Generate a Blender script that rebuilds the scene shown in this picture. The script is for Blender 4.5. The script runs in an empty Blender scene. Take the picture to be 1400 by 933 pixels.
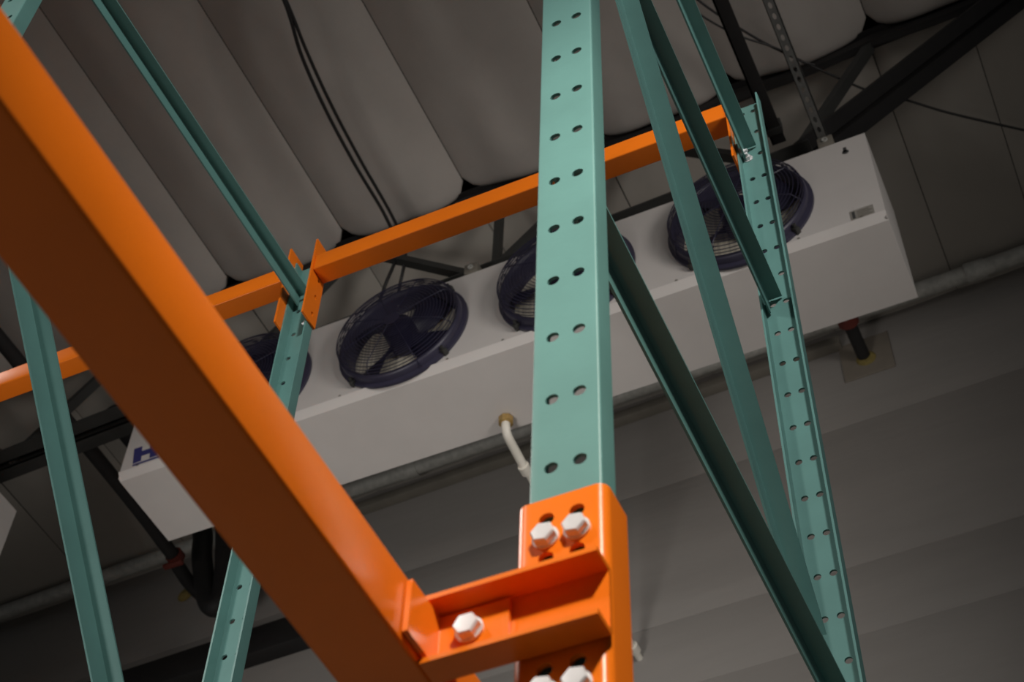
import bpy, bmesh, math, random
from mathutils import Vector, Matrix
random.seed(7)
H = 1.6                       # eye height: every height below is written relative to the eye
sc = bpy.context.scene
COL = sc.collection

# ------------------------------------------------------------------ camera
cam_d = bpy.data.cameras.new('camera')
cam_d.sensor_width = 36.0
cam_d.lens = 2220.4 / 1400 * 36.0
cam_d.clip_start = 0.02
cam_d.dof.use_dof = True
cam_d.dof.focus_distance = 2.9
cam_d.dof.aperture_fstop = 10.0
cam = bpy.data.objects.new('camera', cam_d)
COL.objects.link(cam)
pitch, roll, yaw = 0.897878, 0.0433616, -0.4642413
fw = Vector((math.sin(yaw) * math.cos(pitch), math.cos(yaw) * math.cos(pitch), math.sin(pitch)))
rt = Vector((math.cos(yaw), -math.sin(yaw), 0))
up = rt.cross(fw)
r2 = rt * math.cos(roll) + up * math.sin(roll)
u2 = -rt * math.sin(roll) + up * math.cos(roll)
cam.matrix_world = Matrix(((r2.x, u2.x, -fw.x, 0), (r2.y, u2.y, -fw.y, 0), (r2.z, u2.z, -fw.z, H), (0, 0, 0, 1)))
sc.camera = cam

# ------------------------------------------------------------------ world and lights
w = bpy.data.worlds.new('world'); sc.world = w; w.use_nodes = True
w.node_tree.nodes['Background'].inputs[0].default_value = (0.9, 0.95, 1.0, 1)
w.node_tree.nodes['Background'].inputs[1].default_value = 0.06

def aim(o, target):
    d = Vector(target) - o.location
    o.rotation_euler = d.to_track_quat('-Z', 'Y').to_euler()

def spot(name, loc, target, watts, angle, blend, radius, color):
    l = bpy.data.lights.new(name, 'SPOT'); l.energy = watts; l.spot_size = math.radians(angle)
    l.spot_blend = blend; l.shadow_soft_size = radius; l.color = color
    o = bpy.data.objects.new(name, l); COL.objects.link(o)
    o.location = (loc[0], loc[1], loc[2] + H); aim(o, (target[0], target[1], target[2] + H))
    return o
# bay lights behind the photographer, hung below the cooler's height; other spots are added
spot('bay_light_left', (-3.6, -2.4, 5.0), (-0.75, 1.3, 2.0), 380, 40, 1.0, 0.45, (1.0, 0.97, 0.90))
spot('bay_light_right', (1.9, -2.6, 4.6), (-0.90, 1.95, 3.10), 850, 48, 1.0, 0.30, (1.0, 0.97, 0.92))
spot('near_fill_spot', (0.7, -0.9, 2.8), (-0.40, 1.12, 1.08), 450, 45, 1.0, 0.10, (1.0, 0.94, 0.84))  # added spot that brightens the saddle and lower near post, no known lamp
spot('floor_bounce_spot', (-4.4, 1.8, 5.3), (-2.6, 2.2, -1.6), 750, 76, 0.8, 0.3, (1.0, 0.95, 0.88))  # added downlight; its bounce off the floor lifts the wall and undersides
spot('roof_fill_spot', (3.3, 0.0, 3.1), (-1.95, 3.8, 5.45), 550, 44, 1.0, 0.8, (1.0, 0.955, 0.905))  # added spot from the right, brightens the ceiling lining and cooler
spot('wall_fill_spot', (-3.3, -1.0, -1.2), (-2.35, 5.3, 5.25), 800, 36, 1.0, 0.9, (1.0, 0.965, 0.92))  # added uplight near the floor, fills the wall shaded by the cooler

vs = sc.view_settings
vs.view_transform = 'Standard'; vs.look = 'None'; vs.gamma = 1.0; vs.use_curve_mapping = False
vs.exposure = 0.0

# ------------------------------------------------------------------ materials
def paint(name, col, rough=0.4, metal=0.0, var=0.12, scale=6.0, bump=0.0, bscale=60.0, spec=0.5, stretch=None, dark=None):
    m = bpy.data.materials.new(name); m.use_nodes = True
    nt = m.node_tree; b = nt.nodes['Principled BSDF']
    tc = nt.nodes.new('ShaderNodeTexCoord'); mp = nt.nodes.new('ShaderNodeMapping')
    if stretch: mp.inputs['Scale'].default_value = stretch
    nt.links.new(tc.outputs['Object'], mp.inputs['Vector'])
    nz = nt.nodes.new('ShaderNodeTexNoise'); nz.inputs['Scale'].default_value = scale
    nz.inputs['Detail'].default_value = 5; nz.inputs['Roughness'].default_value = 0.6
    nt.links.new(mp.outputs['Vector'], nz.inputs['Vector'])
    cr = nt.nodes.new('ShaderNodeValToRGB')
    d = dark or tuple(c * (1 - var) for c in col)
    l = tuple(min(1, c * (1 + var * 0.6)) for c in col)
    cr.color_ramp.elements[0].position = 0.3; cr.color_ramp.elements[0].color = (*d, 1)
    cr.color_ramp.elements[1].position = 0.7; cr.color_ramp.elements[1].color = (*l, 1)
    nt.links.new(nz.outputs['Fac'], cr.inputs['Fac'])
    nt.links.new(cr.outputs['Color'], b.inputs['Base Color'])
    b.inputs['Roughness'].default_value = rough; b.inputs['Metallic'].default_value = metal
    b.inputs['Specular IOR Level'].default_value = spec
    if bump:
        n2 = nt.nodes.new('ShaderNodeTexNoise'); n2.inputs['Scale'].default_value = bscale; n2.inputs['Detail'].default_value = 4
        bp = nt.nodes.new('ShaderNodeBump'); bp.inputs['Strength'].default_value = bump; bp.inputs['Distance'].default_value = 0.02
        nt.links.new(mp.outputs['Vector'], n2.inputs['Vector']); nt.links.new(n2.outputs['Fac'], bp.inputs['Height'])
        nt.links.new(bp.outputs['Normal'], b.inputs['Normal'])
    return m
M = dict(
    green=paint('green_rack_paint', (0.122, 0.270, 0.250), 0.42, var=0.08, scale=9, bump=0.015, bscale=120, spec=0.45),
    orange=paint('orange_rack_paint', (0.84, 0.180, 0.009), 0.30, var=0.06, scale=8, bump=0.012, bscale=90, spec=0.25),
    zinc=paint('zinc_plated_steel', (0.74, 0.73, 0.74), 0.34, 0.3, var=0.08, scale=60),
    white=paint('white_enamel_sheet', (0.62, 0.585, 0.56), 0.38, var=0.05, scale=3),
    gasket=paint('grey_label_vinyl', (0.30, 0.28, 0.25), 0.6, var=0.1, scale=30),
    ink=paint('purple_blue_ink', (0.04, 0.038, 0.17), 0.5, var=0.05),
    inkgrey=paint('dark_grey_ink', (0.06, 0.06, 0.06), 0.6, var=0.05),
    shroud=paint('navy_grey_fan_shroud', (0.036, 0.033, 0.060), 0.42, var=0.15, scale=12),
    wire=paint('navy_guard_wire', (0.022, 0.020, 0.045), 0.4, var=0.1, scale=20),
    blade=paint('dark_navy_blade', (0.010, 0.009, 0.024), 0.40, var=0.2, scale=10),
    coil=paint('aluminium_coil_fins', (0.72, 0.66, 0.54), 0.5, 0.1, var=0.45, scale=1.0, stretch=(150, 1, 1.5)),
    black=paint('black_steel', (0.012, 0.011, 0.011), 0.55, var=0.2, scale=12),
    chord=paint('dark_grey_joist_primer', (0.030, 0.030, 0.028), 0.6, var=0.2, scale=10),
    rubber=paint('black_pipe_insulation', (0.011, 0.010, 0.010), 0.7, var=0.2, scale=15, bump=0.15, bscale=40),
    galv=paint('galvanised_steel', (0.42, 0.415, 0.385), 0.5, 0.1, var=0.25, scale=25),
    strut=paint('dull_strut_steel', (0.10, 0.10, 0.095), 0.5, 0.2, var=0.2, scale=25),
    trim=paint('warm_grey_paint', (0.16, 0.145, 0.12), 0.6, var=0.15, scale=8),
    pvc=paint('white_plastic_pipe', (0.72, 0.68, 0.60), 0.4, var=0.08, scale=20),
    brass=paint('brass_fitting', (0.50, 0.33, 0.12), 0.4, 0.6, var=0.2, scale=30),
    red=paint('red_clamp_paint', (0.13, 0.022, 0.014), 0.6, var=0.15, scale=30),
    foam=paint('yellow_foam_sealant', (0.26, 0.20, 0.06), 0.9, var=0.35, scale=25, bump=0.6, bscale=40),
    fabric=paint('grey_insulation_lining', (0.40, 0.365, 0.335), 0.75, var=0.09, scale=2.2, bump=0.22, bscale=7),
    lining=paint('grey_taut_lining', (0.335, 0.310, 0.275), 0.75, var=0.08, scale=1.5, bump=0.12, bscale=5),
    wall=paint('grey_wall_panel', (0.290, 0.270, 0.252), 0.7, var=0.10, scale=1.3, bump=0.10, bscale=9, stretch=(0.5, 1, 2.2)),
    patch=paint('tan_patch_panel', (0.215, 0.185, 0.150), 0.75, var=0.12, scale=8),
    floor=paint('grey_concrete', (0.42, 0.40, 0.38), 0.7, var=0.2, scale=1.5),
    room=paint('plain_grey_room', (0.25, 0.24, 0.23), 0.8, var=0.08, scale=1),
    deck=paint('dark_roof_deck', (0.02, 0.02, 0.02), 0.9, var=0.1, scale=1),
)

# ------------------------------------------------------------------ mesh helpers
WL = {}
def tag(o, label=None, cat=None, group=None, kind=None):
    if label: o['label'] = label
    if cat: o['category'] = cat
    if group: o['group'] = group
    if kind: o['kind'] = kind
    return o

def empty(name, loc, parent=None):
    o = bpy.data.objects.new(name, None); COL.objects.link(o)
    o.empty_display_size = 0.1
    wl = Vector((loc[0], loc[1], loc[2] + H))
    o.location = wl - (WL[parent.name] if parent else Vector((0, 0, 0)))
    if parent: o.parent = parent
    WL[o.name] = wl
    return o

def finish(bm, name, mat, smooth=35):
    bmesh.ops.recalc_face_normals(bm, faces=bm.faces)
    me = bpy.data.meshes.new(name); bm.to_mesh(me); bm.free()
    me.materials.append(M[mat])
    if smooth:
        for p in me.polygons: p.use_smooth = True
        me.set_sharp_from_angle(angle=math.radians(smooth))
    return me

def mk(name, bm, mat, parent=None, smooth=35, origin=None):
    """link the shape (eye-relative coordinates) as one object; origin: eye-relative point"""
    if origin is None:
        vs_ = [v.co for v in bm.verts]
        origin = (sum(((min(v[i] for v in vs_) + max(v[i] for v in vs_)) / 2 for i in (0,)), 0.0),
                  (min(v[1] for v in vs_) + max(v[1] for v in vs_)) / 2, min(v[2] for v in vs_))
    og = Vector(origin)
    bmesh.ops.translate(bm, verts=bm.verts, vec=-og)
    me = finish(bm, name, mat, smooth)
    o = bpy.data.objects.new(name, me); COL.objects.link(o)
    wl = og + Vector((0, 0, H))
    o.location = wl - (WL[parent.name] if parent else Vector((0, 0, 0)))
    if parent: o.parent = parent
    WL[o.name] = wl
    return o

def inst(name, me, loc, parent=None, rot=(0, 0, 0), scale=1.0):
    o = bpy.data.objects.new(name, me); COL.objects.link(o)
    wl = Vector((loc[0], loc[1], loc[2] + H))
    o.location = wl - (WL[parent.name] if parent else Vector((0, 0, 0)))
    o.rotation_euler = rot; o.scale = (scale,) * 3
    if parent: o.parent = parent
    WL[o.name] = wl
    return o

def B(): return bmesh.new()

def merge(bm, src):
    me = bpy.data.meshes.new('tmp'); src.to_mesh(me); src.free(); bm.from_mesh(me); bpy.data.meshes.remove(me)

def box(bm, x0, x1, y0, y1, z0, z1, bev=0.0, seg=2):
    b = bmesh.new()
    bmesh.ops.create_cube(b, size=1)
    for v in b.verts:
        v.co = Vector(((x0 + x1) / 2 + v.co.x * (x1 - x0), (y0 + y1) / 2 + v.co.y * (y1 - y0), (z0 + z1) / 2 + v.co.z * (z1 - z0)))
    if bev: bmesh.ops.bevel(b, geom=b.edges[:], offset=bev, segments=seg, affect='EDGES', profile=0.5)
    merge(bm, b); return bm

def tube(bm, pts, r, n=10, cap=True):
    pts = [Vector(p) for p in pts]; rings = []
    t = (pts[1] - pts[0]).normalized()
    a = t.orthogonal().normalized()
    for i, p in enumerate(pts):
        if i == 0: t = (pts[1] - pts[0]).normalized()
        elif i == len(pts) - 1: t = (pts[-1] - pts[-2]).normalized()
        else: t = ((pts[i + 1] - p).normalized() + (p - pts[i - 1]).normalized()).normalized()
        a = (a - t * a.dot(t)).normalized(); b = t.cross(a)
        rr = r[i] if isinstance(r, (list, tuple)) else r
        rings.append([bm.verts.new(p + (a * math.cos(2 * math.pi * k / n) + b * math.sin(2 * math.pi * k / n)) * rr) for k in range(n)])
    for i in range(len(rings) - 1):
        for k in range(n):
            bm.faces.new((rings[i][k], rings[i][(k + 1) % n], rings[i + 1][(k + 1) % n], rings[i + 1][k]))
    if cap: bm.faces.new(rings[0][::-1]); bm.faces.new(rings[-1])
    return bm

def smooth_path(pts, n=6):
    """Catmull-Rom through the points"""
    P = [Vector(p) for p in pts]; P = [2 * P[0] - P[1]] + P + [2 * P[-1] - P[-2]]; out = []
    for i in range(1, len(P) - 2):
        for k in range(n):
            t = k / n
            out.append(0.5 * (2 * P[i] + (P[i + 1] - P[i - 1]) * t + (2 * P[i - 1] - 5 * P[i] + 4 * P[i + 1] - P[i + 2]) * t * t + (3 * P[i] - P[i - 1] - 3 * P[i + 1] + P[i + 2]) * t ** 3))
    return out + [P[-2]]

def rounded(corners, r, n=5):
    """open 2D polyline with its inner corners rounded"""
    P = [Vector(c) for c in corners]; out = [P[0]]
    for i in range(1, len(P) - 1):
        d0 = (P[i - 1] - P[i]).normalized(); d1 = (P[i + 1] - P[i]).normalized()
        half = d0.angle(d1) / 2; d = r / math.tan(half)
        c = P[i] + (d0 + d1).normalized() * (r / math.sin(half))
        a = P[i] + d0 * d - c; b = P[i] + d1 * d - c
        for k in range(n + 1):
            v = a.lerp(b, k / n); out.append(c + v.normalized() * r)
    return out + [P[-1]]

def strip(bm, path, t, e0, e1, f):
    """extrude a 2D path of thickness t (to its left) from e0 to e1; f(u, v, e) -> 3D"""
    P = [Vector(p) for p in path]; Q = []
    for i, p in enumerate(P):
        if i == 0: d = P[1] - P[0]
        elif i == len(P) - 1: d = P[-1] - P[-2]
        else: d = (P[i + 1] - p).normalized() + (p - P[i - 1]).normalized()
        d = d.normalized(); n = Vector((-d.y, d.x))
        k = 1.0
        if 0 < i < len(P) - 1:
            e = (P[i] - P[i - 1]).normalized(); k = 1 / max(0.5, n.dot(Vector((-e.y, e.x))))
        Q.append(p + n * t * k)
    loop = P + Q[::-1]
    lo = [bm.verts.new(f(p.x, p.y, e0)) for p in loop]; hi = [bm.verts.new(f(p.x, p.y, e1)) for p in loop]
    N = len(loop); m = len(P)
    for i in range(N):
        bm.faces.new((lo[i], lo[(i + 1) % N], hi[(i + 1) % N], hi[i]))
    for i in range(m - 1):
        bm.faces.new((lo[i], lo[i + 1], lo[N - 2 - i], lo[N - 1 - i])); bm.faces.new((hi[i], hi[i + 1], hi[N - 2 - i], hi[N - 1 - i]))
    return bm

def cell(bm, u0, u1, v0, v1, hole, f, t, n=16):
    """one plate cell, with a round or oval hole (u, v, ru, rv) or none"""
    c = [(u0, v0), (u1, v0), (u1, v1), (u0, v1)]
    A = [bm.verts.new(f(u, v, 0)) for u, v in c]; Bk = [bm.verts.new(f(u, v, t)) for u, v in c]
    if hole is None:
        bm.faces.new(A); bm.faces.new(Bk[::-1]); return
    hu, hv, ru, rv = hole; q = n // 4
    ang = [math.radians(225) + 2 * math.pi * k / n for k in range(n)]
    ra = [bm.verts.new(f(hu + ru * math.cos(a), hv + rv * math.sin(a), 0)) for a in ang]
    rb = [bm.verts.new(f(hu + ru * math.cos(a), hv + rv * math.sin(a), t)) for a in ang]
    for s in range(4):
        arc = [(s * q + k) % n for k in range(q + 1)]
        bm.faces.new([A[s], A[(s + 1) % 4]] + [ra[i] for i in arc[::-1]])
        bm.faces.new(([Bk[s], Bk[(s + 1) % 4]] + [rb[i] for i in arc[::-1]])[::-1])
    for k in range(n):
        bm.faces.new((ra[k], ra[(k + 1) % n], rb[(k + 1) % n], rb[k]))

def perforated(bm, u0, u1, v0, v1, cols, rows, ru, rv, f, t, n=16, rim=False):
    """plate u0..u1 by v0..v1 with a hole at every column and row"""
    ue = [u0] + [(cols[i] + cols[i + 1]) / 2 for i in range(len(cols) - 1)] + [u1]
    rows = sorted(rows)
    ve = [v0] + [(rows[i] + rows[i + 1]) / 2 for i in range(len(rows) - 1)] + [v1]
    for i, cu in enumerate(cols):
        for j, rw in enumerate(rows):
            cell(bm, ue[i], ue[i + 1], ve[j], ve[j + 1], (cu, rw, ru, rv), f, t, n)
    bmesh.ops.remove_doubles(bm, verts=bm.verts, dist=1e-6)
    if rim:
        bmesh.ops.bridge_loops(bm, edges=[e for e in bm.edges if len(e.link_faces) == 1])
    return bm

def lathe(bm, prof, n=32, axis='y', c=(0, 0, 0)):
    """profile of (radius, height) turned about an axis through c"""
    rings = []
    for r, h in prof:
        ring = []
        for k in range(n):
            a = 2 * math.pi * k / n; x, z = r * math.cos(a), r * math.sin(a)
            ring.append(bm.verts.new((c[0] + x, c[1] + h, c[2] + z) if axis == 'y' else (c[0] + x, c[1] + z, c[2] + h) if axis == 'z' else (c[0] + h, c[1] + x, c[2] + z)))
        rings.append(ring)
    for i in range(len(rings) - 1):
        for k in range(n):
            bm.faces.new((rings[i][k], rings[i][(k + 1) % n], rings[i + 1][(k + 1) % n], rings[i + 1][k]))
    return bm

def hexbolt(r=0.0112, h=0.008, washer=0.0118, nut=False):
    """hex head on a washer, axis -Y, seat at the origin"""
    b = B()
    lathe(b, [(0.0, 0.0), (washer, 0.0), (washer, -0.0022), (0.0, -0.0022)], 20)
    pr = [(r, -0.0022), (r, -h), (r * 0.86, -h - 0.0018), (0.0, -h - 0.0022)]
    lathe(b, pr, 6)
    if nut: lathe(b, [(r * 0.5, -h), (r * 0.5, -h - 0.010), (0, -h - 0.011)], 10)
    bmesh.ops.remove_doubles(b, verts=b.verts, dist=1e-6)
    return finish(b, 'bolt', 'zinc', 30)
BOLT = hexbolt(); NUT = hexbolt(0.0085, 0.009, 0.012, True)

# ================================================================== THE SETTING
def skew(x): return -0.027 * x          # the building runs a little out of square with the rack
bm = B(); box(bm, -10, 7, -8, 5.9, -H - 0.1, -H); tag(mk('floor', bm, 'floor'), 'grey concrete warehouse floor', kind='structure')
# ceiling: dark deck above, sagging lining strips before the joist, taut lining panels behind it
bm = B(); box(bm, -10, 7, -8, 5.9, 6.72, 6.8)
ceiling = tag(mk('ceiling', bm, 'deck'), 'warehouse roof lined with sagging grey insulation fabric', kind='structure')
seams = [-3.47 + 0.667 * k for k in range(-5, 8)]
ZS = 6.53
for i in range(len(seams) - 1):
    xa, xb = seams[i], seams[i + 1]
    sag = 0.062
    ph = random.uniform(0, 6)
    bm = B(); nx, ny = 18, 60; y1 = 3.685 + skew((xa + xb) / 2); y0 = -1.6; g = []
    for j in range(ny + 1):
        tt = j / ny; y = y0 + (y1 - y0) * (1 - (1 - tt) ** 1.6); row = []
        e = max(0.0, min(1.0, (y1 - y) / 0.05)); end = math.sqrt(max(0.0, 1 - (1 - e) ** 2)) * 0.4 + 0.6
        end = end if e < 1 else 1.0
        for k in range(nx + 1):
            s = k / nx; x = xa + (xb - xa) * s
            prof = 1 - abs(2 * s - 1) ** 2.0
            wr = (math.sin(x * 23 + ph + y * 3) * math.sin(y * 5.1 + ph) * 0.006 + math.sin((s * 9 + ph) + (y1 - y) * 4) * 0.012 * math.exp(-(y1 - y) / 0.35)) * prof
            yy = y - 0.08 * abs(2 * s - 1) ** 9 * math.exp(-(y1 - y) / 0.12)
            row.append(bm.verts.new((x + (0.002 if k == 0 else -0.002 if k == nx else 0), yy, ZS - sag * prof * end - wr - (0.02 * prof * math.exp(-((y1 - y - 0.15) / 0.2) ** 2)))))
        g.append(row)
    # turn the end of the strip up over the joist
    g.append([bm.verts.new((v.co.x, v.co.y + 0.015, 6.70)) for v in g[-1]])
    for j in range(ny + 1):
        for k in range(nx):
            bm.faces.new((g[j][k], g[j][k + 1], g[j + 1][k + 1], g[j + 1][k]))
    mk('insulation_strip', bm, 'fabric', ceiling, smooth=60)
ps = [-7.6, -6.8, -6.1, -5.4, -4.70, -4.05, -3.47, -2.80, -2.136, -1.469, -0.80, -0.163, 0.27, 0.93, 1.6, 2.3]
for i in range(len(ps) - 1):
    xa, xb = ps[i] + 0.002, ps[i + 1] - 0.002
    bm = B(); nx, ny = 10, 26; g = []; ph = random.uniform(0, 6)
    for j in range(ny + 1):
        t = j / ny; row = []
        for k in range(nx + 1):
            x = xa + (xb - xa) * k / nx; s = k / nx
            y = 3.735 + skew(x) + (5.32 - 3.735 - 0.002 * x) * t
            fan = math.exp(-t * 5) * 0.016 * math.sin(s * 17 + ph)          # creases gathered at the joist
            row.append(bm.verts.new((x, y, 6.56 - 0.012 * (1 - (2 * s - 1) ** 2) + fan)))
        g.append(row)
    for j in range(ny):
        for k in range(nx):
            bm.faces.new((g[j][k], g[j][k + 1], g[j + 1][k + 1], g[j + 1][k]))
    mk('ceiling_panel', bm, 'lining', ceiling, smooth=60)

# back wall of long horizontal panels
def wy(x): return 5.25 - 0.029 * x
def wbox(bm, x0, x1, d0, d1, z0, z1, bev=0.0):
    """box standing d0..d1 in front of the (slightly turned) wall"""
    b = bmesh.new(); box(b, x0, x1, 0, 1, z0, z1, 0)
    for v in b.verts: v.co.y = wy(v.co.x) - (d1 if v.co.y < 0.5 else d0)
    if bev: bmesh.ops.bevel(b, geom=b.edges[:], offset=bev, segments=2, affect='EDGES', profile=0.5)
    merge(bm, b); return bm
bm = B(); wbox(bm, -9.9, 6.9, -0.25, -0.02, -H, 6.7)
wall = tag(mk('wall_back', bm, 'deck'), 'grey panelled wall behind the cooler', kind='structure')
for z0, z1, pr_ in ((-H, 2.6, 0.0), (2.601, 3.55, 0.001), (3.551, 4.585, 0.002), (4.586, 4.965, 0.0), (4.966, 5.845, 0.003), (5.846, 6.60, 0.0)):
    bm = B(); wbox(bm, -9.8, 6.8, -0.02, pr_, z0, z1, 0.0008)
    mk('wall_panel', bm, 'wall', wall)
bm = B(); wbox(bm, -3.95, -0.78, 0.0, 0.06, 6.395, 6.45, 0.004)  # dark grey strip on the wall just under the conduit
tag(mk('wall_strip_1', bm, 'trim'), 'dark grey strip along the top of the wall', kind='structure')

# ================================================================== ROOF JOIST
def jp(x, z, dy=0.0): return Vector((x, 3.715 + skew(x) + dy, z))
jo = tag(empty('roof_joist', (-2.4, 3.78, 5.78)), 'black steel roof joist with zigzag webs running above the white cooler', 'joist')
def jbar(x0, x1, dy0, dy1, z0, z1):
    b = B(); box(b, x0, x1, 0, 1, z0, z1)
    for v in b.verts: v.co.y = 3.715 + skew(v.co.x) + (dy0 if v.co.y < 0.5 else dy1)
    return b
for s in (-1, 1):
    b = B()
    a0, a1 = sorted((s * 0.012, s * 0.088)); merge(b, jbar(-8.0, -0.50, a0, a1, 5.78, 5.788))
    a0, a1 = sorted((s * 0.012, s * 0.020)); merge(b, jbar(-8.0, -0.50, a0, a1, 5.78, 5.86))
    mk('bottom_chord_angle', b, 'chord', jo, 0)
    b = B()
    a0, a1 = sorted((s * 0.008, s * 0.050)); merge(b, jbar(-8.0, 2.4, a0, a1, 6.512, 6.52))
    a0, a1 = sorted((s * 0.008, s * 0.016)); merge(b, jbar(-8.0, 2.4, a0, a1, 6.46, 6.52))
    mk('top_chord_angle', b, 'black', jo, 0)
def web(x0, z0, x1, z1, wdt=0.05, dy=0.0, mat='chord', thick=0.03, name='web_member'):
    a, c = jp(x0, z0, dy), jp(x1, z1, dy); d = (c - a); L = d.length; d.normalize()
    b = B(); box(b, -thick / 2, thick / 2, -wdt / 2, wdt / 2, 0, L)
    yv = Vector((0, 1, 0)); xv = yv.cross(d).normalized(); yv = d.cross(xv)
    for v in b.verts: v.co = a + xv * v.co.x + yv * v.co.y + d * v.co.z
    mk(name, b, mat, jo, 0)
bot = [-7.25, -5.95, -4.64, -3.34, -2.03]; top = [-6.6, -5.3, -4.0, -2.76]
for i in range(4):
    web(bot[i], 5.80, top[i], 6.46); web(top[i], 6.46, bot[i + 1], 5.80)
web(-1.98, 5.80, -1.98, 6.46, 0.045); web(-2.03, 5.80, -1.32, 6.46); web(-1.32, 6.46, -0.62, 5.80)
web(-0.60, 5.80, -0.16, 6.46, 0.055)
for s in (-1, 1):                                   # end diagonal rising to the top chord, a pair of angles
    web(-0.56, 5.79, 0.62, 6.50, 0.075, s * 0.049, 'black', 0.012, 'end_web_angle')
    web(-0.56, 5.84, 0.62, 6.55, 0.010, s * 0.016, 'black', 0.08, 'end_web_angle')
# black band where the lining is pinned along the joist, drooping between seams
b = B(); pts = []
for i in range(len(seams) - 1):
    for k in range(8):
        s = k / 8; x = seams[i] + 0.667 * s
        pts.append((x, 3.69 + skew(x), 6.46 - 0.035 * (1 - (2 * s - 1) ** 2)))
rings = []
for (x, y, z) in pts:
    rings.append([b.verts.new((x, y + dy, z + dz)) for dy, dz in ((-0.012, -0.012), (0.022, -0.015), (0.022, 0.03), (-0.012, 0.03))])
for i in range(len(rings) - 1):
    for k in range(4): b.faces.new((rings[i][k], rings[i][(k + 1) % 4], rings[i + 1][(k + 1) % 4], rings[i + 1][k]))
mk('lining_clamp_strip', b, 'black', jo, 60)

# members running front to back under the roof
bm = B(); box(bm, -0.652, -0.592, -1.6, 3.66, 5.86, 5.868); box(bm, -0.652, -0.644, -1.6, 3.66, 5.86, 5.92)
bm2 = bm; br = tag(mk('bridging_angle', bm2, 'black', None, 0), 'black steel angle running from the joist forward over the rack', 'steel angle')
bm = B(); box(bm, -0.656, -0.588, 3.58, 3.61, 5.852, 5.925); mk('clip', bm, 'chord', br)
st = tag(empty('slotted_strut', (-0.437, 1.2, 5.68)), 'grey slotted strut channel holding the right end of the cooler', 'strut')
bm = B(); rows = [0.05 + 0.05 * k for k in range(72)]
perforated(bm, -0.4575, -0.4165, 0.02, 3.62, [-0.437], rows, 0.0075, 0.015, lambda u, v, d: Vector((u, v, 5.68 + d)), 0.003, 12)
mk('slotted_web', bm, 'strut', st, 30)
for s, x in ((0, -0.4575), (1, -0.4195)):
    bm = B(); box(bm, x, x + 0.003, 0.02, 3.62, 5.68, 5.72); mk('side_flange', bm, 'chord', st, 0)

# ================================================================== COOLER
U0, U1, UY, UB, UZ, UT = -3.663, -0.272, 3.6, 4.01, 5.03, 5.622
FX = [-3.055, -2.31, -1.565, -0.82]; FZ = 5.325; FR = 0.285
def build_fan_meshes():
    out = {}
    b = B()
    # venturi ring, thick rolled lip towards the room
    lathe(b, [(FR + 0.016, 0.0), (FR + 0.016, -0.012), (FR, -0.018), (FR, -0.040), (FR - 0.004, -0.050), (FR - 0.012, -0.053), (FR - 0.020, -0.048),
              (FR - 0.026, -0.030), (FR - 0.030, 0.02), (FR - 0.030, 0.049)], 64)
    out['fan'] = finish(b, 'fan', 'shroud', 50)
    b = B()
    R = FR - 0.006
    prof = [(0.035 + (R - 0.035 - 0.03) * i / 15, -0.112 + 0.012 * (i / 15) ** 2) for i in range(16)]
    prof += [(R - 0.012, -0.094), (R - 0.003, -0.083), (R, -0.070), (R + 0.001, -0.058)]
    for r, h in prof:
        tube(b, [(r * math.cos(2 * math.pi * i / 48), h, r * math.sin(2 * math.pi * i / 48)) for i in range(49)], 0.0019, 4, False)
    for j in range(8):
        a = math.radians(22.5 + 45 * j)
        pts = [(r * math.cos(a), h - 0.002, r * math.sin(a)) for r, h in prof[::3] + prof[-3:]]
        if j % 2 == 0: pts.append(((R + 0.016) * math.cos(a), -0.02, (R + 0.016) * math.sin(a)))
        tube(b, pts, 0.0020, 5)
    lathe(b, [(0.0, -0.114), (0.036, -0.114), (0.036, -0.110), (0.0, -0.110)], 20)
    out['wire_guard'] = finish(b, 'wire_guard', 'wire', 60)
    b = B(); lathe(b, [(0, -0.085), (0.05, -0.085), (0.066, -0.075), (0.07, -0.02), (0.07, 0.04), (0.062, 0.049), (0, 0.049)], 28)
    bmesh.ops.remove_doubles(b, verts=b.verts, dist=1e-6)
    out['motor'] = finish(b, 'motor', 'blade', 40)
    b = B(); nr, na = 7, 8; g = []
    for i in range(nr + 1):
        t = i / nr; r = 0.055 + (FR - 0.045 - 0.055) * t; span = math.radians(42 - 8 * abs(t - 0.5)); row = []
        for j in range(na + 1):
            q = j / na - 0.5; a = q * span + math.radians(14) * t
            if t > 0.85: a *= 0.94
            row.append((r * math.cos(a), 0.055 * (-q) * (1.2 - 0.4 * t) - 0.005 + 0.02 * q * q, r * math.sin(a)))
        g.append(row)
    F = [[b.verts.new(Vector(p) + Vector((0, 0.0015, 0))) for p in r] for r in g]; K = [[b.verts.new(Vector(p) - Vector((0, 0.0015, 0))) for p in r] for r in g]
    for i in range(nr):
        for j in range(na):
            b.faces.new((F[i][j], F[i][j + 1], F[i + 1][j + 1], F[i + 1][j])); b.faces.new((K[i][j], K[i + 1][j], K[i + 1][j + 1], K[i][j + 1]))
    for i in range(nr):
        for j in (0, na): b.faces.new((F[i][j], F[i + 1][j], K[i + 1][j], K[i][j]))
    for j in range(na):
        for i in (0, nr): b.faces.new((F[i][j], F[i][j + 1], K[i][j + 1], K[i][j]))
    out['blade'] = finish(b, 'blade', 'blade', 50)
    b = B(); box(b, -0.011, 0.011, -0.030, 0.0, -0.014, 0.014, 0.003); tube(b, [(0, -0.03, 0), (0, -0.045, 0)], 0.007, 8)
    out['guard_clip'] = finish(b, 'guard_clip', 'chord', 40)
    return out
FM = build_fan_meshes()

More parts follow.
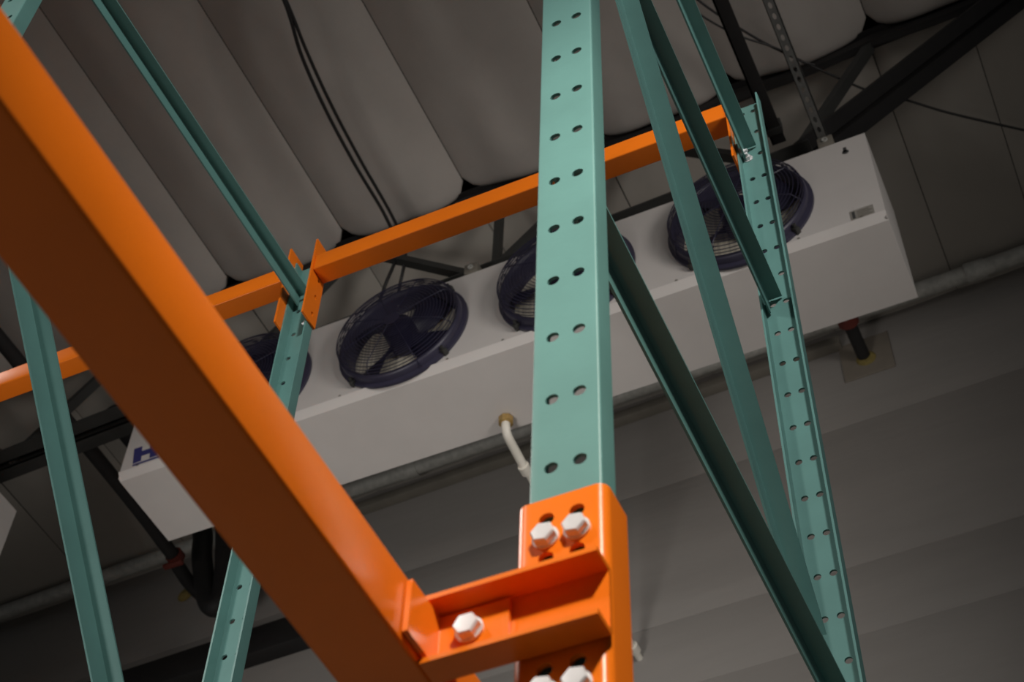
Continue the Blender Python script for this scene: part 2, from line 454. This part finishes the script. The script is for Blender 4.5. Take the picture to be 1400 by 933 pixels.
def cooler(dx, label, full=True):
    t = tag(empty('evaporator_cooler', ((U0 + U1) / 2 + dx, (UY + UB) / 2, UZ)), label, 'cooler', 'ceiling-hung coolers')
    a0, a1 = U0 + dx, U1 + dx; fx = [x + dx for x in FX]
    # front panel with the fan openings, folded lip below
    b = B(); f = lambda u, v, d: Vector((u, UY + d, v))
    ue = [a0] + [(fx[i] + fx[i + 1]) / 2 for i in range(3)] + [a1]
    for i in range(4): cell(b, ue[i], ue[i + 1], UZ + 0.038, UT, (fx[i], FZ, FR - 0.028, FR - 0.028), f, 0.004, 48)
    bmesh.ops.remove_doubles(b, verts=b.verts, dist=1e-6)
    mk('front_panel', b, 'white', t)
    b = B(); strip(b, rounded([(UY, UZ + 0.040), (UY - 0.009, UZ + 0.036), (UY + 0.018, UZ), (UB, UZ)], 0.003, 3), 0.003, a0, a1, lambda u, v, e: Vector((e, u, v)))
    dp = mk('drain_pan', b, 'white', t)
    b = B(); box(b, a0, a0 + 0.004, UY + 0.004, UB, UZ + 0.003, UT); mk('end_panel', b, 'white', t)
    b = B(); box(b, a1 - 0.004, a1, UY + 0.004, UB, UZ + 0.003, UT); mk('end_panel', b, 'white', t)
    b = B(); box(b, a0 + 0.004, a1 - 0.004, UY + 0.004, UB, UT - 0.004, UT); mk('top_panel', b, 'white', t)
    b = B(); box(b, a0 + 0.02, a1 - 0.02, UY + 0.050, UB - 0.01, UZ + 0.01, UT - 0.01); mk('coil', b, 'coil', t)
    for i, x in enumerate(fx):
        fo = inst('fan', FM['fan'], (x, UY, FZ), t)
        inst('wire_guard', FM['wire_guard'], (x, UY, FZ), fo)
        inst('motor', FM['motor'], (x, UY, FZ), fo)
        ph = (0.35, 0.9, 0.2, 1.3)[i]
        for k in range(4): inst('blade', FM['blade'], (x, UY, FZ), fo, rot=(0, ph + k * math.pi / 2, 0))
        for k in range(4):
            a = math.radians(45 + 90 * k) ; rr = FR + 0.012
            inst('guard_clip', FM['guard_clip'], (x + rr * math.cos(a), UY, FZ + rr * math.sin(a)), fo, rot=(0, math.pi / 2 - a, 0))
    for x in (a0 + 0.13, (a0 + a1) / 2 - 0.045, a1 - 0.158):        # hanger brackets on the top edge
        b = B(); box(b, x - 0.032, x + 0.032, UY - 0.010, UY + 0.05, UT + 0.001, UT + 0.062, 0.004); hb = mk('hanger_bracket', b, 'trim', t)
        b = B(); lathe(b, [(0.006, -0.006), (0.013, -0.006), (0.013, 0), (0.006, 0), (0.006, -0.006)], 12, 'y', (x, UY - 0.010, UT + 0.032)); mk('bolt', b, 'galv', hb)
    for k in range(14):                                             # screws along the lip
        x = a0 + 0.09 + k * (a1 - a0 - 0.18) / 13
        b = B(); lathe(b, [(0.006, -0.003), (0.0, -0.004)], 8, 'y', (x, UY, UZ + 0.046)); lathe(b, [(0.006, 0), (0.006, -0.003)], 8, 'y', (x, UY, UZ + 0.046)); mk('screw', b, 'trim', t)
    return t, dp
ck, pan = cooler(0.0, 'long white ceiling cooler with four navy fans, hung behind the rack')
# key-shaped slot, rating label, maker's letter on the front panel
b = B(); lathe(b, [(0.0, -0.0015), (0.014, -0.0015)], 14, 'y', (-0.362, UY, 5.535)); box(b, -0.369, -0.356, UY - 0.0015, UY - 0.0005, 5.535, 5.568); mk('key_slot', b, 'inkgrey', ck)
b = B(); box(b, -0.402, -0.312, UY - 0.002, UY, 5.072, 5.132); lb = mk('rating_label', b, 'gasket', ck)
for k in range(4):
    b = B(); box(b, -0.375, -0.320 - 0.01 * (k % 2), UY - 0.003, UY - 0.0021, 5.082 + 0.011 * k, 5.086 + 0.011 * k); mk('printed_line', b, 'trim', lb)
b = B(); box(b, -0.395, -0.384, UY - 0.003, UY - 0.0021, 5.080, 5.124); mk('printed_bar', b, 'inkgrey', lb)
b = B(); box(b, -0.386, -0.332, UY - 0.002, UY, 5.135, 5.152); mk('paper_sticker', b, 'white', ck)
b = B()
def slant(x0, x1, z0, z1):
    q = bmesh.new(); box(q, x0, x1, UY - 0.0022, UY - 0.0004, z0, z1)
    for v in q.verts: v.co.x -= (v.co.z - 5.105) * 0.17
    merge(b, q)
slant(-3.603, -3.562, 5.100, 5.200); slant(-3.518, -3.477, 5.100, 5.200); slant(-3.563, -3.517, 5.134, 5.166)
mk('letter_h', b, 'ink', ck, 0)
b = B(); box(b, -3.600, -3.465, UY - 0.0022, UY - 0.0004, 5.082, 5.092); mk('letter_underline', b, 'ink', ck, 0)
cooler(-4.40, 'second white ceiling cooler, only its end showing at the left edge')

# pipes
def pipe(name, pts, r, mat, label, cat, n=14, path=8, group=None):
    b = B(); tube(b, smooth_path(pts, path), r, n)
    return tag(mk(name, b, mat, None, 50), label, cat, group)
o = pipe('refrigerant_pipe', [(-4.29, -0.5, 5.88), (-4.295, 3.8, 5.88), (-4.315, 4.72, 5.88), (-4.335, 4.85, 5.88), (-4.35, 5.00, 5.88), (-4.34, 5.12, 5.88)], 0.037, 'rubber',
         'straight black insulated pipe passing left of the cooler towards the wall', 'pipe')
b = B(); lathe(b, [(0.036, -0.022), (0.047, -0.022), (0.047, 0.022), (0.036, 0.022)], 18, 'y', (-4.312, 4.80, 5.88)); box(b, -4.37, -4.255, 4.785, 4.815, 5.815, 5.835, 0.003); mk('pipe_clamp', b, 'red', o)
pipe('suction_trap', [(-4.363, 4.10, 6.315), (-4.363, 4.75, 6.325), (-4.363, 5.000, 6.295), (-4.311, 5.000, 6.065), (-4.244, 5.000, 5.828), (-4.200, 5.000, 5.700), (-4.149, 5.000, 5.641), (-4.117, 5.000, 5.680), (-4.124, 5.000, 5.810), (-4.153, 5.000, 6.005), (-4.234, 5.000, 6.426)], 0.056, 'rubber',
     'black insulated U-shaped pipe trap below the left end of the cooler', 'pipe')
b = B(); lathe(b, [(0, 0), (0.05, 0.0), (0.035, -0.012), (0.0, -0.018)], 16, 'y', (-4.69, wy(-4.69) - 0.005, 6.24)); fo = mk('foam_patch', b, 'foam', None); tag(fo, 'small yellow foam blob on the wall beside the black pipe trap', 'sealant')
dr = tag(empty('drain_pipe', (-1.987, 3.944, 4.9)), 'white plastic drain pipe running from the cooler underside to the wall', 'pipe')
b = B(); tube(b, smooth_path([(-1.987, 3.944, 5.02), (-1.987, 3.946, 4.975), (-1.987, 3.968, 4.942), (-1.985, 4.04, 4.925), (-1.982, 4.13, 4.905)], 6), 0.019, 12); mk('elbow', b, 'pvc', dr)
b = B(); tube(b, [(-1.983, 4.10, 4.912), (-1.95, wy(-1.95), 4.81)], 0.0155, 12); mk('straight_pipe', b, 'pvc', dr)
b = B(); lathe(b, [(0.0, 0), (0.032, 0), (0.032, -0.028), (0.02, -0.034), (0, -0.034)], 8, 'z', (-1.987, 3.944, 5.027)); mk('brass_nut', b, 'brass', dr)
for y in (4.13, 5.24):
    z = 4.905 if y < 5 else 4.817; x = -1.982 if y < 5 else -1.951
    b = B(); lathe(b, [(0.014, -0.022), (0.025, -0.022), (0.025, 0.022), (0.014, 0.022)], 14, 'y', (x, y, z)); mk('coupling', b, 'pvc', dr)
# conduit along the top of the wall
cd = tag(empty('wall_conduit', (-1.5, 5.2, 6.44)), 'galvanised pipe running along the top of the wall behind the cooler', 'pipe')
b = B(); tube(b, [(-9.5, wy(-9.5) - 0.13, 6.482), (3.0, wy(3.0) - 0.13, 6.482)], 0.043, 16); mk('straight_pipe', b, 'galv', cd)
for x in (-0.05, -3.2, -3.75):
    b = B(); lathe(b, [(0.043, -0.05), (0.05, -0.05), (0.05, 0.05), (0.043, 0.05)], 18, 'x', (x, wy(x) - 0.13, 6.482)); mk('coupling', b, 'galv', cd)
# sleeve through the wall on the right
pt = tag(empty('patch_plate', (-0.67, 5.26, 6.14)), 'square tan patch plate on the wall around a black pipe', 'plate')
b = B(); wbox(b, -0.80, -0.545, 0.0, 0.012, 6.145, 6.415, 0.003); mk('plate', b, 'patch', pt)
b = B(); lathe(b, [(0.0, 0.0), (0.052, 0.0), (0.040, -0.012), (0.0, -0.015)], 16, 'y', (-0.675, wy(-0.675) - 0.012, 6.262)); mk('foam_seal', b, 'foam', pt)
o = pipe('suction_pipe', [(-0.69, 4.3, 6.29), (-0.69, 4.9, 6.29), (-0.683, wy(-0.683) - 0.028, 6.27)], 0.033, 'rubber', 'short black pipe entering the wall through the square patch', 'pipe', path=4)
b = B(); lathe(b, [(0.034, -0.04), (0.052, -0.04), (0.052, 0.04), (0.034, 0.04)], 16, 'y', (-0.69, 4.99, 6.286)); mk('pipe_clamp', b, 'red', o)
b = B(); wbox(b, -9.0, -3.75, 0.0, 0.10, 5.515, 5.70, 0.008); tag(mk('cable_duct', b, 'black', None), 'black rectangular duct along the lower part of the wall', 'duct')

# cables
def cable(name, pts, r, label, group=None): return pipe(name, pts, r, 'black', label, 'cable', 8, 8, group)
cable('power_cable', [(-2.345, 2.0, 6.36), (-2.347, 2.392, 6.25), (-2.407, 2.65, 6.25), (-2.442, 2.932, 6.25), (-2.458, 3.238, 6.25), (-2.462, 3.555, 6.25), (-2.50, 3.74, 6.24), (-2.62, 3.86, 6.18), (-2.66, 3.88, 5.98), (-2.66, 3.90, 5.64)], 0.0085, 'left one of two black cables hanging under the ceiling above the fans')
cable('power_cable', [(-2.345, 2.0, 6.38), (-2.345, 2.392, 6.27), (-2.378, 2.65, 6.25), (-2.408, 2.932, 6.25), (-2.424, 3.238, 6.25), (-2.432, 3.555, 6.25), (-2.455, 3.74, 6.23), (-2.53, 3.85, 6.12), (-2.56, 3.88, 5.90), (-2.56, 3.90, 5.64)], 0.008, 'right one of two black cables hanging under the ceiling above the fans')
cable('joist_wire', [(-0.799, 3.031, 6.33), (-0.734, 3.163, 6.30), (-0.598, 3.382, 6.30), (-0.484, 3.532, 6.30), (-0.342, 3.704, 6.30), (-0.219, 3.842, 6.30), (-0.086, 3.949, 6.30), (0.072, 4.091, 6.30), (0.345, 4.305, 6.30), (0.456, 4.387, 6.30)], 0.006, 'thin black wire drooping across the end of the joist')
cable('joist_wire', [(-0.825, 3.10, 6.33), (-0.754, 3.218, 6.30), (-0.653, 3.35, 6.295), (-0.528, 3.466, 6.29), (-0.45, 3.565, 6.283), (-0.40, 3.605, 6.278)], 0.005, 'short second thin black wire crossing under the slotted strut')

# ================================================================== PALLET RACK
PITCH = 0.1016
def post(parent, x0, x1, yf, yb, z0, z1, hole_z, hx, front, name='post', r=0.0075):
    """channel post: web at yf when it faces the aisle, else at yb"""
    b = B(); t = 0.0045; k = 0.011
    web_y, fl_y = (yf, yb) if front else (yb, yf); sgn = 1 if front else -1
    L = rounded([(x0, fl_y), (x0, web_y), (x0 + k, web_y)], 0.0028, 4); Rr = rounded([(x1 - k, web_y), (x1, web_y), (x1, fl_y)], 0.0028, 4)
    f = lambda u, v, e: Vector((u, v, e))
    tt = -t if front else t
    if front:
        strip(b, L, t, z0, z1, f); strip(b, Rr, t, z0, z1, f)
    else:
        strip(b, L, -t, z0, z1, f); strip(b, Rr, -t, z0, z1, f)
    n0 = math.ceil((z0 + 0.03 - hole_z) / PITCH); n1 = math.floor((z1 - 0.03 - hole_z) / PITCH)
    rows = [hole_z + i * PITCH for i in range(n0, n1 + 1)]
    perforated(b, x0 + k, x1 - k, z0, z1, hx, rows, r, r, lambda u, v, d: Vector((u, web_y + sgn * d, v)), t, 16)
    return mk(name, b, 'green', parent, 35)

def angle_brace(parent, y0, z0, y1, z1, x0, leg=0.050, wid=0.034, name='horizontal_brace'):
    """angle iron: one leg on edge at x0 hanging below the line, one leg flat"""
    d = Vector((0, y1 - y0, z1 - z0)); L = d.length; d.normalize(); dn = Vector((0, d.z, -d.y))
    if dn.z > 0: dn = -dn
    if abs(d.z) > 0.2 and dn.y > 0: dn = -dn
    b = B(); pr_ = rounded([(0, leg), (0, 0), (wid, 0)], 0.004, 4)
    a = Vector((x0, y0, z0))
    strip(b, pr_, 0.004, 0, L, lambda u, v, e: a + Vector((u, 0, 0)) + dn * v + d * e)
    return mk(name, b, 'green', parent, 35)

NYF, NYB = 0.978, 1.0125
RYF, RYB = 2.140, 2.175
TOP = 3.70
# ---- right-hand frame: near post and far post
fr = tag(empty('upright_frame', (-0.43, 1.57, -H)), 'green upright frame whose perforated near post fills the middle of the view', 'rack frame', 'green rack frames')
post(fr, -0.4644, -0.3890, NYF, NYB, -H, TOP, 1.1516, [-0.4418, -0.4114], True)
post(fr, -0.4720, -0.3970, RYF, RYB, -H, TOP, 2.6520, [-0.4500, -0.4200], False)
angle_brace(fr, 0.985, 1.768, 2.168, 1.768, -0.458)
angle_brace(fr, 0.985, 2.872, 2.165, 2.872, -0.460)
angle_brace(fr, 0.985, 3.500, 2.165, 3.500, -0.460)
angle_brace(fr, 2.045, 1.797, 1.060, 3.028, -0.458, 0.052, 0.034, 'diagonal_brace')
angle_brace(fr, 0.985, 0.350, 2.168, 0.350, -0.458)
for y in (0.995, 2.158):
    b = B(); box(b, -0.50, -0.36, y - 0.07, y + 0.07, -H, -H + 0.008, 0.001); mk('foot_plate', b, 'green', fr)
for z in (3.455,):
    inst('bolt', NUT, (-0.452, RYB - 0.0045, z), fr)
    inst('bolt', NUT, (-0.4665, 2.132 + 0.02, 3.468), fr, rot=(0, 0, math.pi / 2))
# ---- left-hand frame
fl = tag(empty('upright_frame', (-1.725, 1.57, -H)), 'green upright frame on the left, its far post holding the beam joint', 'rack frame', 'green rack frames')
post(fl, -1.7630, -1.6870, NYF, NYB, -H, TOP, 1.1516, [-1.7403, -1.7099], True)
post(fl, -1.7635, -1.6865, RYF, RYB, -H, TOP, 2.4869, [-1.7430, -1.7090], False)
angle_brace(fl, 0.985, 3.560, 2.160, 3.560, -1.742, 0.046, 0.034)
angle_brace(fl, 0.985, 1.700, 2.168, 1.700, -1.742)
angle_brace(fl, 2.150, 1.618, 1.060, 2.860, -1.742, 0.052, 0.036, 'diagonal_brace')
angle_brace(fl, 0.985, 0.350, 2.168, 0.350, -1.742)
for y in (0.995, 2.158):
    b = B(); box(b, -1.80, -1.65, y - 0.07, y + 0.07, -H, -H + 0.008, 0.001); mk('foot_plate', b, 'green', fl)

# ---- rear beams
BY0, BY1, BZ0, BZ1 = 2.114, 2.172, 3.594, 3.660
def end_plate(parent, x, side):
    b = B()
    f = lambda u, v, d: Vector((x + side * d, u, v))
    rows = [3.437, 3.511, 3.586]
    perforated(b, 2.1105, 2.177, 3.40, 3.735, [2.152], rows, 0.0055, 0.009, f, 0.0055, 12, True)
    return mk('end_plate', b, 'orange', parent, 0)
mb = tag(empty('rack_beam', (-1.08, 2.14, BZ0)), 'orange beam across the back of the rack between the two far posts', 'beam', 'orange rear beams')
b = B(); box(b, -1.679, -0.480, BY0, BY1, BZ0, BZ1, 0.004, 3); mk('beam_tube', b, 'orange', mb)
end_plate(mb, -1.6855, 1); end_plate(mb, -0.4735, -1)
for z in (3.612, 3.416): inst('bolt', NUT, (-1.6912, 2.158, z), mb, rot=(0, 0, -math.pi / 2))
lb_ = tag(empty('rack_beam', (-2.9, 2.14, BZ0)), 'orange beam end left of the far left post, running out of view', 'beam', 'orange rear beams')
b = B(); box(b, -4.3, -1.771, BY0, BY1, BZ0, BZ1, 0.004, 3); mk('beam_tube', b, 'orange', lb_)
end_plate(lb_, -1.7645, -1)

# ---- saddle, arm and rail at the near post
SX0, SX1, SY = -0.4715, -0.3800, 0.9655
sa = tag(empty('support_arm', (-0.43, 0.97, 0.81)), 'orange bolted saddle and channel arm on the near green post', 'bracket')
b = B(); t = 0.006; sz0, sz1 = 0.812, 1.096; k = 0.016
f = lambda u, v, e: Vector((u, v, e))
strip(b, rounded([(SX0, 1.0165), (SX0, SY), (SX0 + k, SY)], 0.011, 6), t, sz0, sz1, f)
strip(b, rounded([(SX1 - k, SY), (SX1, SY), (SX1, 1.0165)], 0.011, 6), t, sz0, sz1, f)
perforated(b, SX0 + k, SX1 - k, sz0, sz1, [-0.4402, -0.4096], [0.841, 0.891, 1.0197, 1.0693], 0.0078, 0.0078, lambda u, v, d: Vector((u, SY + d, v)), t, 16)
mk('saddle_plate', b, 'orange', sa)
for x in (-0.4402, -0.4092):
    for z in (1.0445, 0.866): inst('bolt', BOLT, (x, SY, z), sa, rot=(0, 0.2, 0), scale=1.12)
AZ0, AZ1, AY0, AY1, AX0, AX1 = 0.906, 0.983, 0.933, SY, -0.5425, -0.3775
b = B(); strip(b, rounded([(AY0, AZ0), (AY1, AZ0), (AY1, AZ1), (AY0, AZ1)], 0.004, 4), 0.0055, AX0, AX1, lambda u, v, e: Vector((e, u, v)))
mk('channel_arm', b, 'orange', sa)
b = B(); strip(b, rounded([(AX0 + 0.0005, 0.899), (AX0 + 0.0005, AY1 - 0.0065), (-0.469, AY1 - 0.0065)], 0.006, 4), -0.0055, 0.9145, 0.9725, lambda u, v, e: Vector((u, v, e)))
cl = mk('clip_angle', b, 'orange', sa)
inst('bolt', BOLT, (-0.506, AY1 - 0.0125, 0.947), cl, scale=1.15)
b = B(); box(b, -0.62, -0.5435, -1.3, 2.15, AZ0, 0.9805, 0.0045, 3)
tag(mk('pallet_rail', b, 'orange', None), 'long thick orange rail crossing overhead to the near post bracket', 'rail')
